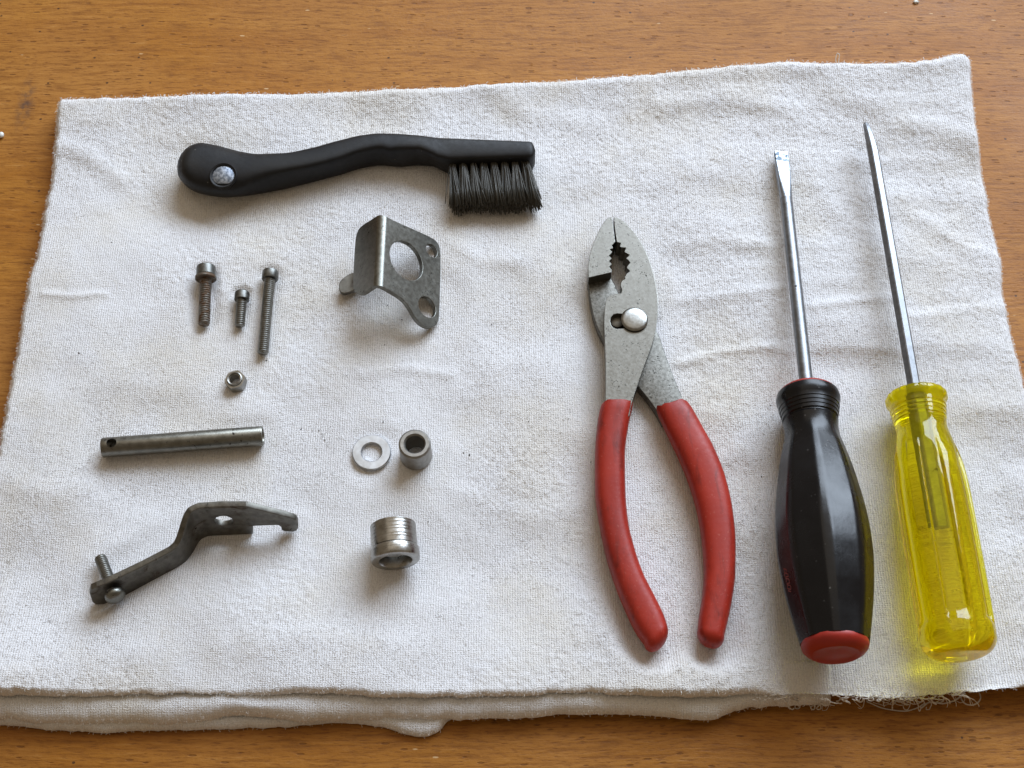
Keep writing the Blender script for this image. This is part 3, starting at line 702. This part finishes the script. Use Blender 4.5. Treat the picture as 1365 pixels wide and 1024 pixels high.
for v in bm.verts:
    s, z, w = v.co; x, y, a, c_ = [float(np.interp(s, ts, q)) for q in (px_, py_, tx_, ty_)]
    if s < 0: x += a*s; y += c_*s
    if s > SL[-1]: x += a*(s-SL[-1]); y += c_*(s-SL[-1])
    ll = math.hypot(a, c_); nx, ny = -c_/ll, a/ll
    v.co = (x+nx*(w+.0006), y+ny*(w+.0006)-(LH-z)*lean, ZT+z)
bmesh.ops.recalc_face_normals(bm, faces=bm.faces); lm = bpy.data.meshes.new('m'); bm.to_mesh(lm); bm.free()
lev = thing('lever_arm', 'dark steel S-bent lever with a hooked end and a small screw in it', 'lever', at(250, 740, ZT))
put('arm', lm, M['lever'], lev, sharp=16)
HP = at(*c4(152, 912), ZT+.0062); tq = (P2[3]-P2[1]).normalized(); nq = Vector((-tq.y, tq.x, 0)); 
sd = Vector((nq.x*.75, nq.y, .30)).normalized(); SE = at(*c4(86, 742), ZT+.0030); SLn = (SE-HP).length
Mx = frame(HP, SE); k = mpp(HP); rh = 13.5*k; rs = 8.4*k
SLn += .0; s_ = threaded(rs, SLn, .00075, a=.00028); s_.transform(Mx); so = put('screw', s_, M['bolt'], lev, sharp=0)
Mh = Mx @ Matrix.Translation((0, 0, -.0016)); h_ = lathe([(.0001, -.0017), (rh*.5, -.00155), (rh*.82, -.0011), (rh*.98, -.0004), (rh, .0004), (rh*.96, .0010), (rs*.8, .0010)], 36); h_.transform(Mh); put('screw_head', h_, M['steel'], so, sharp=40)

# ------------------------------------------------------------------ washer, spacer, collar
def c5(x, y): return 450+x*.2247, 550+y*.2247
wc = at(*c5(203, 243), ZT); k = mpp(wc); ro, ri = 115*.2247*k, 59*.2247*k
wm = lathe([(ri, .0003), (ri+.0002, 0), (ro-.0003, 0), (ro, .0003), (ro, .0009), (ro-.0003, .0012), (ri+.0003, .0012), (ri, .0009)], 64, closed=True)
wm.transform(Matrix.Translation(wc+Vector((0, 0, .0001))) @ Matrix.Rotation(.02, 4, 'Y'))
tag(put('flat_washer', wm, M['washer'], None, wc, sharp=30), 'thin bright flat steel washer lying left of the small spacer', 'washer')
sp = at(*c5(457, 184), ZT+.0098); k = mpp(sp); ro, ri = 96*.2247*k, 57*.2247*k; sb = Vector((sp.x, sp.y, ZT))
smh = lathe([(ri, .0004), (ri+.0004, -.0002), (ro-.0004, -.0002), (ro, .0003), (ro, .0093), (ro-.0006, .0098), (ri+.0005, .0098), (ri, .0092)], 64, closed=True); smh.transform(Matrix.Translation(sb))
tag(put('spacer', smh, M['spacer'], None, sb, sharp=30), 'short thick walled steel spacer standing on end beside the flat washer', 'spacer')
k = mpp(at(525, 725, ZT+.008)); rb = 145*.2247*k; ra = 137*.2247*k
CA, CB = at(*c5(328, 668), ZT+rb*.97), at(*c5(344, 882), ZT+rb)
CL = (CB-CA).length; Mx = frame(CA, CB)
prof = [(ra*.66, .0004), (ra*.70, 0), (ra*.94, 0)]
z = .0003; grooves = 0
while z < CL*.60:
    prof += [(ra, z), (ra*1.0, z+.0005), (ra*.997, z+.00056), (ra*.997, z+.00062)]; z += random.uniform(.0007, .0016)
prof += [(ra*.99, CL*.645), (ra*.95, CL*.655), (ra*.95, CL*.675), (rb*.99, CL*.685), (rb, CL*.70), (rb, CL*.80), (rb*.992, CL*.803), (rb*.992, CL*.815), (rb, CL*.82), (rb, CL*.955), (rb*.975, CL*.985), (rb*.94, CL), (rb*.69, CL), (rb*.65, CL-.0005), (rb*.62, CL*.72), (rb*.56, CL*.70), (rb*.55, CL*.3)]
cm = lathe(prof, 72, closed=True); cm.transform(Mx)
tag(put('ribbed_collar', cm, M['collar'], None, at(525, 735, ZT), sharp=40), 'wide turned steel collar with fine ribs lying on its side below the spacer', 'collar')

# ------------------------------------------------------------------ slip joint pliers
def c6(x, y): return 760+x*.293, 270+y*.293
def c7(x, y): return 770+x*.3517, 520+y*.3517
pr = thing('slip_joint_pliers', 'steel slip joint pliers with red dipped handles, jaws nearly closed', 'pliers', at(850, 560, ZT))
ZB0, ZB1, ZA1 = ZT+.0002, ZT+.0044, ZT+.0088
def flat(px, z, cut=None, it=1, sharp=()):
    return smooth_poly([tuple(at(*cut(*p), z))[:2] for p in px], it, sharp)
A_out = [(198, 66), (216, 68), (240, 82), (275, 116), (310, 160), (345, 222), (370, 290), (390, 370), (400, 450), (398, 530), (385, 610), (360, 682), (330, 762), (300, 850), (276, 925), (268, 990), (150, 990), (160, 920), (162, 760), (158, 640), (153, 540), (158, 465), (170, 421), (232, 412), (236, 398), (229, 378), (233, 356), (252, 347), (248, 338)]
teethA = [(258, 322), (272, 312), (259, 298), (258, 292), (273, 272), (260, 258), (254, 254), (270, 238), (252, 228), (246, 224), (254, 206), (232, 204), (226, 200), (230, 184), (212, 180)]
A_px = A_out+teethA+[(207, 150), (202, 110)]
nA = len(A_px); shA = tuple([0, 16, 17, 23, 24]+list(range(28, nA)))
slot = [tuple(at(*c6(x, y), ZA1))[:2] for x, y in [(182, 540), (186, 522), (198, 509), (214, 505), (240, 507), (262, 515), (262, 562), (240, 572), (214, 575), (198, 570), (187, 558)]]
ma = plate(flat(A_px, ZA1, c6, 2, shA), [slot], ZA1-ZB1-.0001, .00014, 1); ma.transform(Matrix.Translation((0, 0, (ZA1+ZB1)/2)))
# the right jaw goes down to the full depth
jawA = [(198, 66), (216, 68), (240, 82), (275, 116), (310, 160), (345, 222), (368, 290), (384, 360), (300, 372), (250, 347), (248, 338)]+teethA+[(207, 150), (202, 110)]
nj = len(jawA)
mj = plate(flat(jawA, ZA1, c6, 2, tuple([0, 7, 8, 9]+list(range(10, nj)))), [], ZB1-ZB0, .00014, 1); mj.transform(Matrix.Translation((0, 0, (ZB0+ZB1)/2)))
put('upper_half', join(ma, mj), M['plier'], pr, sharp=14)
teethB = [(205, 180), (190, 196), (196, 208), (181, 214), (192, 226), (177, 243), (190, 254), (177, 268), (190, 281), (178, 294), (189, 306)]
jawB = [(192, 67), (178, 67), (164, 74), (134, 118), (103, 190), (85, 252), (81, 300), (84, 342), (188, 318)]+teethB[::-1]+[(200, 140), (195, 100)]
mb = plate(flat(jawB, ZA1, c6, 2, tuple([0, 7, 8]+list(range(9, len(jawB))))), [], ZA1-ZB0, .00014, 1); mb.transform(Matrix.Translation((0, 0, (ZA1+ZB0)/2)))
lowB = [(84, 330), (82, 375), (90, 450), (110, 540), (150, 628), (230, 740), (310, 838), (352, 890), (386, 936), (420, 1000), (560, 1000), (522, 912), (486, 832), (452, 742), (424, 664), (400, 585), (300, 480), (250, 440), (215, 405), (204, 372), (188, 350), (188, 322)]
ml = plate(flat(lowB, ZB1, c6, 2, (0, 9, 10, 21)), [], ZB1-ZB0, .0004, 3); ml.transform(Matrix.Translation((0, 0, (ZB1+ZB0)/2)))
lh = put('lower_half', ml, M['plier_worn'], pr, sharp=14)
put('jaw', mb, M['plier'], lh, sharp=14)
rc = at(*c6(293, 531), ZA1+.0006); k = mpp(rc); rr = 62*.293*k
rv = lathe([(rr*.7, -.003), (rr*.7, -.0004), (rr*.97, -.0004), (rr, .0), (rr*.95, .00035), (rr*.80, .00056), (rr*.55, .00072), (rr*.25, .0008), (.0001, .00082)], 48); rv.transform(Matrix.Translation(rc)); put('rivet', rv, M['rivet'], pr, sharp=40)
pp = at(*c6(214, 540), ZB1+.0012); pv = lathe([(.0026, -.001), (.0026, .0006), (.002, .0009), (.0001, .001)], 24); pv.transform(Matrix.Translation(pp)); put('pivot_pin', pv, M['plier_dark'], pr)
def grip(edges, tip, zc0, zc1, th):
    """dipped handle: pairs of left/right photo points, rounded at the tip"""
    Lp = np.array([c7(*a) for a, _ in edges]); Rp = np.array([c7(*b) for _, b in edges]); kk = np.arange(len(edges)); t = np.linspace(0, len(edges)-1, 60)
    Li = np.stack([cr(kk, Lp[:, i], t) for i in (0, 1)], 1); Ri = np.stack([cr(kk, Rp[:, i], t) for i in (0, 1)], 1)
    rows = []; nn = 40
    for i, (l, r) in enumerate(zip(Li, Ri)):
        f = i/59; zc = ZT+zc0+(zc1-zc0)*min(1, f*2.5)
        a, c = at(*l, zc), at(*r, zc); m = (a+c)/2; h = (c-a)/2; hz = th/2*(.86+.14*min(1, f*5))
        if f < .03: h = h*(.93+.07*f/.03); hz *= .92+.08*f/.03
        row = []
        for j in range(nn):
            w = 2*math.pi*j/nn; cx, sz = math.cos(w), math.sin(w); e = .78
            x_ = math.copysign(abs(cx)**e, cx); z_ = math.copysign(abs(sz)**e, sz)
            p = m+h*x_; row.append((p.x, p.y, max(zc+hz*z_, ZT-.0003)))
        rows.append(row)
    tp = at(*c7(*tip), ZT+zc1)
    last = rows[-1]; cen = Vector(np.mean(np.array(last), 0))
    for f in (.2, .4, .58, .73, .86, .95, .99):
        s = math.sqrt(1-f*f); rows.append([tuple((Vector(p)-cen)*s + cen*(1-f)+Vector((tp.x, tp.y, tp.z))*f) for p in last])
    ph = random.uniform(0, 6); rows[0] = [tuple(Vector(p).lerp(Vector(rows[1][j]), .35+.22*math.sin(j*.5+ph)+.16*math.sin(j*1.1+2*ph)+random.uniform(-.08, .08))) for j, p in enumerate(rows[0])]
    V = [p for r in rows for p in r]; Fc = []
    for i in range(len(rows)-1):
        for j in range(nn):
            q = (j+1) % nn; Fc.append((i*nn+j, i*nn+q, (i+1)*nn+q, (i+1)*nn+j))
    Fc += [tuple(range(nn)), tuple(range((len(rows)-1)*nn, len(rows)*nn))]
    return put('grip', recalc(mesh(V, Fc)), M['grip'], pr, sharp=55)
grip([((87, 55), (213, 47)), ((73, 140), (192, 140)), ((65, 260), (179, 255)), ((66, 390), (181, 385)), ((82, 510), (191, 500)), ((107, 630), (214, 600)), ((140, 735), (248, 700)), ((182, 840), (296, 795)), ((222, 920), (330, 868)), ((252, 962), (341, 905))], (308, 982), .0062, .0050, .0098)
grip([((293, 68), (418, 46)), ((338, 165), (470, 140)), ((388, 270), (523, 240)), ((428, 375), (562, 345)), ((456, 480), (587, 460)), ((472, 590), (598, 580)), ((478, 690), (597, 690)), ((470, 790), (585, 795)), ((458, 870), (568, 880)), ((453, 920), (555, 935))], (508, 977), .0050, .0050, .0096)

# ------------------------------------------------------------------ screwdrivers
def c8(x, y): return 1000+x*.4295, 480+y*.4295
def axis_param(A, d, u, v):             # where the ray through a photo point passes closest to the axis
    r = ray(u, v).normalized(); w = A-CAM; b_ = d.dot(r); return (b_*(w.dot(r))-(w.dot(d)))/(1-b_*b_)
def octo(n, off, amt):
    def f(t):
        w = 2*math.pi/n; a = ((t-off) % w)-w/2; return 1-amt+amt*math.cos(w/2)/math.cos(a)/1.0
    return f
# black handled driver
g = 'screwdrivers at the right of the towel'
zb_ = ZT+.0157
A = at(1041, 203, ZT+.0024); Bp = at(*c8(232, 600), zb_); d = (Bp-A).normalized(); E = A+d*axis_param(A, d, *c8(268, 900))
sd1 = thing('flat_screwdriver', 'screwdriver with black faceted handle, red end cap and flat blade', 'screwdriver', Vector((Bp.x, Bp.y, ZT)), g)
Mx = frame(A, E)
def sp_(x, y): return axis_param(A, d, *c8(x, y))
def rad(hw, x, y): return hw*.4295*.992*mpp(A+d*sp_(x, y))
kx = [(169, 100, 99), (170, 112, 99.5), (174, 145, 96)]
prof = []
s0 = sp_(169, 107); 
prof += [(rad(20, 169, 96), s0-.0001), (rad(88, 169, 96), s0-.0001), (rad(96, 169, 100), s0+.0006), (rad(99.5, 169, 108), s0+.0022), (rad(99, 172, 130), sp_(172, 132)), (rad(96.5, 173, 140), sp_(173, 140))]
for i, y in enumerate((144, 155, 166, 177)):
    w = 95-2.6*i; s_ = sp_(175, y)
    prof += [(rad(w, 175, y), s_), (rad(w-.5, 175, y), s_+.0011), (rad(w-5, 175, y), s_+.0014), (rad(w-5, 175, y), s_+.0018)]
cy = [196, 215, 240, 270, 300, 350, 400, 450, 500, 550, 600, 650, 700, 750, 800, 850, 880]; cw = [86, 83.5, 86, 95, 104, 117, 127.5, 137, 143.5, 147, 148, 145, 140, 133, 124, 114, 108]
for y in np.linspace(196, 880, 60):
    prof.append((rad(float(cr(cy, cw, y)), 155+.128*y, y), sp_(155+.128*y, y)))
sE = sp_(268, 880); fo = octo(8, math.radians(90-38), 1.0)
sA_, sB_ = sp_(180, 205), sp_(200, 300)
def black_rf(t, z, r):
    m = 0 if z < sA_ else min(1, (z-sA_)/(sB_-sA_)); m = m*m*(3-2*m)
    w = 2*math.pi/8; a = ((t-math.radians(52)) % w)-w/2
    flatr = math.cos(w/2)/math.cos(a)*1.034; soft = min(1.0, flatr)
    return r*(1-m+m*soft) 
hm = lathe(prof, 160, black_rf); hm.transform(Mx); hdl = put('handle', hm, M['blackplastic'], sd1, sharp=24)
rt = lathe([(rad(10, 169, 96), s0-.0016), (rad(62, 169, 96), s0-.0016), (rad(80, 169, 96), s0-.0011), (rad(89, 169, 96), s0-.0003), (rad(90, 169, 96), s0+.0003), (rad(60, 169, 96), s0+.0004)], 64); rt.transform(Mx); put('top_ring', rt, M['redplastic'], sd1, sharp=40)
re = rad(106, 268, 880)
ec = lathe([(re*.6, sE-.0004), (re*.985, sE-.0002), (re*1.0, sE+.0006), (re*.97, sE+.0016), (re*.88, sE+.0027), (re*.74, sE+.0036), (re*.70, sE+.0037), (re*.60, sE+.0033), (re*.3, sE+.0033), (.0001, sE+.0034)], 72); ec.transform(Mx); put('end_cap', ec, M['redplastic'], sd1, sharp=40)
# shaft and ground flat blade
k = mpp(A); rs = .0022
sh_s = axis_param(A, d, 1046, 266); r0 = 8.0*mpp(A+d*sh_s); r1 = 9.3*mpp(A+d*s0)
sm_ = lathe([(r0*.85, sh_s-.0003), (r0, sh_s), ((r0+r1)/2, (sh_s+s0)/2), (r1, s0+.004)], 40); sm_.transform(Mx); shf = put('shaft', sm_, M['shank'], sd1, sharp=40)
rows = []; bw = 9.6*k
for f in np.linspace(0, 1, 14):
    s = sh_s*f; hw = np.interp(f, [0, .30, .42, 1], [bw*.98, bw*1.0, bw*.97, r0]); ht = np.interp(f, [0, .28, 1], [.00055, .0011, r0*.98]); ex_ = np.interp(f, [0, .6, 1], [.28, .45, 1.0])
    rows.append([(hw*math.copysign(abs(math.cos(w))**ex_, math.cos(w)), ht*math.copysign(abs(math.sin(w))**ex_, math.sin(w)), s) for w in np.linspace(0, 2*math.pi, 40, endpoint=False)])
def loft(rows):
    nn = len(rows[0]); V = [p for r in rows for p in r]; Fc = []
    for i in range(len(rows)-1):
        for j in range(nn):
            q = (j+1) % nn; Fc.append((i*nn+j, i*nn+q, (i+1)*nn+q, (i+1)*nn+j))
    Fc += [tuple(range(nn)), tuple(range((len(rows)-1)*nn, len(rows)*nn))]
    return recalc(mesh(V, Fc))
RXB = Mx @ Matrix.Rotation(math.radians(-6), 4, 'Z')
bl = loft(rows[3:]); bl.transform(RXB); put('blade', bl, M['chrome'], shf, sharp=30)
tp = loft(rows[:4]); tp.transform(RXB); put('worn_tip', tp, M['chip'], shf, sharp=30)
# remains of red print on the handle's left side
bvh_me = hdl.data
from mathutils.bvhtree import BVHTree
bv = BVHTree.FromObject(hdl, bpy.context.evaluated_depsgraph_get()) if False else None
bmx = bmesh.new(); bmx.from_mesh(bvh_me); bv = BVHTree.FromBMesh(bmx)
o3 = rootloc(hdl)
def on_handle(u, v):
    h = bv.ray_cast(CAM-o3, ray(u, v).normalized()); return (h[0]+o3, h[1]) if h[0] else (None, None)
V, Fc = [], []
strokes = [[(103, 648), (113, 650)], [(106, 649), (107, 657)], [(113, 651), (112, 660)], [(106, 660), (116, 664)], [(107, 662), (109, 674), (118, 672)], [(117, 664), (119, 674)], [(110, 678), (121, 680)], [(112, 680), (113, 690)], [(121, 681), (123, 692), (114, 694)], [(114, 697), (125, 700)], [(116, 699), (117, 710), (127, 712)], [(126, 701), (127, 711)], [(118, 716), (127, 719)]]
for st in strokes:
    for (x0, y0), (x1, y1) in zip(st, st[1:]):
        nseg = 3
        pr_ = [on_handle(*c8(x0+(x1-x0)*q/nseg, y0+(y1-y0)*q/nseg)) for q in range(nseg+1)]
        if any(p[0] is None for p in pr_): continue
        for (p, n_), (q_, m_) in zip(pr_, pr_[1:]):
            t_ = (q_-p).normalized(); w_ = t_.cross(n_)*.00016; lift = n_*.00004; b0 = len(V)
            V += [p+w_+lift, p-w_+lift, q_-w_+lift, q_+w_+lift]; Fc.append((b0, b0+1, b0+2, b0+3))
if V: put('printed_mark', mesh(V, Fc), M['red_print'], hdl, smooth=False)
bmx.free()

# yellow handled driver
zy = ZT+.0128
A = at(1157.5, 166, ZT+.0075); Bp = at(*c8(599, 600), zy); d = (Bp-A).normalized()
E = A+d*axis_param(A, d, *c8(655, 930)); Mx = frame(A, E)
sd2 = thing('flat_screwdriver', 'screwdriver with clear yellow plastic handle, its shank visible inside', 'screwdriver', Vector((Bp.x, Bp.y, ZT)), g)
def sp2(y): return axis_param(A, d, *c8(492+.18*y, y))
def rad2(hw, y): return hw*.4295*.984*mpp(A+d*sp2(y))
prof = [(rad2(20, 95), sp2(110)), (rad2(80, 95), sp2(110)), (rad2(92, 97), sp2(110)+.0004), (rad2(96, 102), sp2(110)+.0012), (rad2(96, 125), sp2(128)), (rad2(93, 134), sp2(135)), (rad2(87, 142), sp2(142))]
for i, y in enumerate((146, 158, 170, 182)):
    w = 87-1.8*i; prof += [(rad2(w, y), sp2(y)), (rad2(w, y), sp2(y)+.0011), (rad2(w-3.5, y), sp2(y)+.0015), (rad2(w-3.5, y), sp2(y)+.0019)]
cy = [196, 215, 260, 300, 340, 400, 500, 600, 700, 800, 870]; cw = [80, 78.5, 88, 99, 107, 112.5, 115.5, 116.5, 117.5, 118, 117.5]
for y in np.linspace(198, 868, 60): prof.append((rad2(float(cr(cy, cw, y)), y), sp2(y)))
sE = sp2(868); re = rad2(117.5, 868); ql = (sp2(930)-sE)
for w in np.linspace(.12, 1, 12)*math.pi/2: prof.append((re*(.55+.45*math.cos(w)) if w < 1.55 else re*.55, sE+ql*.78*math.sin(w)))
prof += [(re*.4, sE+ql*.80), (.0002, sE+ql*.81)]
f0, f1 = sp2(250), sp2(845)
def fl(t, z, r):
    m = float(sstep(f0, f0+.012, z)*(1-sstep(f1-.004, f1, z))) if r > .003 else 0
    if z < sp2(138): return r*(1-.018*(math.cos(t*18) > .2))
    w = 2*math.pi/6; a = abs(((t-math.radians(70)) % w)-w/2)/(w/2)         # 0 in the middle of a flute
    return r*(1-m*.11*(1-float(sstep(.52, .62, a))))
hm = lathe(prof, 192, fl); hm.transform(Mx); yh = put('handle', hm, M['acetate'], sd2, sharp=40)
# square shank with bevelled corners running into the handle
sEnd = axis_param(A, d, *c8(590, 535))
hw0 = 8.6*mpp(A+d*.05)
def hexs(a_, b_, ch=.10):
    pts = [Vector((a_*math.cos(math.radians(60*i+30)), b_*math.sin(math.radians(60*i+30)))) for i in range(6)]; r_ = []
    for i, p in enumerate(pts): r_ += [p.lerp(pts[i-1], ch), p.lerp(pts[(i+1) % 6], ch)]
    return r_
rows = []; hR = hw0*1.04
for s, a_, b_ in [(0, .46, .80), (.0007, .52, .86), (.0026, .62, .92), (.0055, .76, .98), (.009, .86, 1.0), (.013, .95, .97), (.024, .95, .95), (sEnd-.0005, 1.02, 1.02), (sEnd, .97, .97)]:
    off = -hR*.72*(1-a_/.95) if s < .012 else 0
    rows.append([(p.x+off, p.y, s) for p in hexs(hR*a_, hR*b_)])
shm = loft(rows); shm.transform(Mx @ Matrix.Rotation(math.radians(23), 4, 'Z')); put('shaft', shm, M['shank'], sd2, sharp=20)
# air bubbles in the plastic
bm = bmesh.new()
for i in range(90):
    y = random.choice([random.gauss(560, 30), random.gauss(470, 60), random.gauss(760, 50), random.uniform(350, 840)]); y = min(max(y, 340), 850)
    a = random.uniform(0, 6.28); q = rad2(70, y)*math.sqrt(random.random())
    bmesh.ops.create_icosphere(bm, subdivisions=1, radius=random.uniform(.00014, .00036), matrix=Mx @ Matrix.Translation((q*math.cos(a), q*math.sin(a)*.6+.002, sp2(y))))
me = bpy.data.meshes.new('m'); bm.to_mesh(me); bm.free(); o = put('bubbles', me, M['bubble'], yh, sharp=0); o['kind'] = 'stuff'

# ------------------------------------------------------------------ crumbs and grit
bp = at(1.5, 180, .0009); bm = bmesh.new(); bmesh.ops.create_icosphere(bm, subdivisions=3, radius=.0011, matrix=Matrix.Translation(bp) @ Matrix.Diagonal((1, 1.2, .85, 1)))
me = bpy.data.meshes.new('m'); bm.to_mesh(me); bm.free()
tag(put('bead', me, M['bead'], None, (bp.x, bp.y, 0), sharp=0), 'tiny shiny white bead on the wood left of the towel', 'bead')
bp = at(1221, 2.5, .0005); bm = bmesh.new(); bmesh.ops.create_icosphere(bm, subdivisions=2, radius=.0009, matrix=Matrix.Translation(bp) @ Matrix.Diagonal((1.3, .8, .6, 1)))
for v in bm.verts: v.co += Vector((random.uniform(-1, 1), random.uniform(-1, 1), random.uniform(-.5, .5)))*.00022
me = bpy.data.meshes.new('m'); bm.to_mesh(me); bm.free()
tag(put('crumb', me, M['bead'], None, (bp.x, bp.y, 0), sharp=0), 'pale crumb on the wood beyond the towel at the top edge', 'crumb')
bm = bmesh.new()
tree_x, tree_y, tree_z = X[::6, ::6].ravel(), Y[::6, ::6].ravel(), Z[::6, ::6].ravel()
spots = [(626, 608, 1.6), (119, 613, 1.2), (425, 573, 1.0), (433, 586, 1.0), (429, 578, .7), (511, 564, 1.2), (401, 571, 1.2), (107, 474, 1.4), (355, 480, 1.1), (618, 605, 1.0)]+[(random.uniform(80, 1300), random.uniform(150, 900), random.uniform(.5, 1.0)) for _ in range(60)]
for u, v, r in spots:
    p = at(u, v, ZT); i = int(np.argmin((tree_x-p.x)**2+(tree_y-p.y)**2)); p.z = tree_z[i]+.0001
    bmesh.ops.create_icosphere(bm, subdivisions=1, radius=r*.00026, matrix=Matrix.Translation(p) @ Matrix.Rotation(random.uniform(0, 3), 4, 'Z') @ Matrix.Diagonal((1.4, .7, .5, 1)))
me = bpy.data.meshes.new('m'); bm.to_mesh(me); bm.free()
o = put('grit', me, M['grit'], None, (0, 0, ZT), sharp=0); o['kind'] = 'stuff'; o['label'] = 'fine dark grit scattered over the white towel'
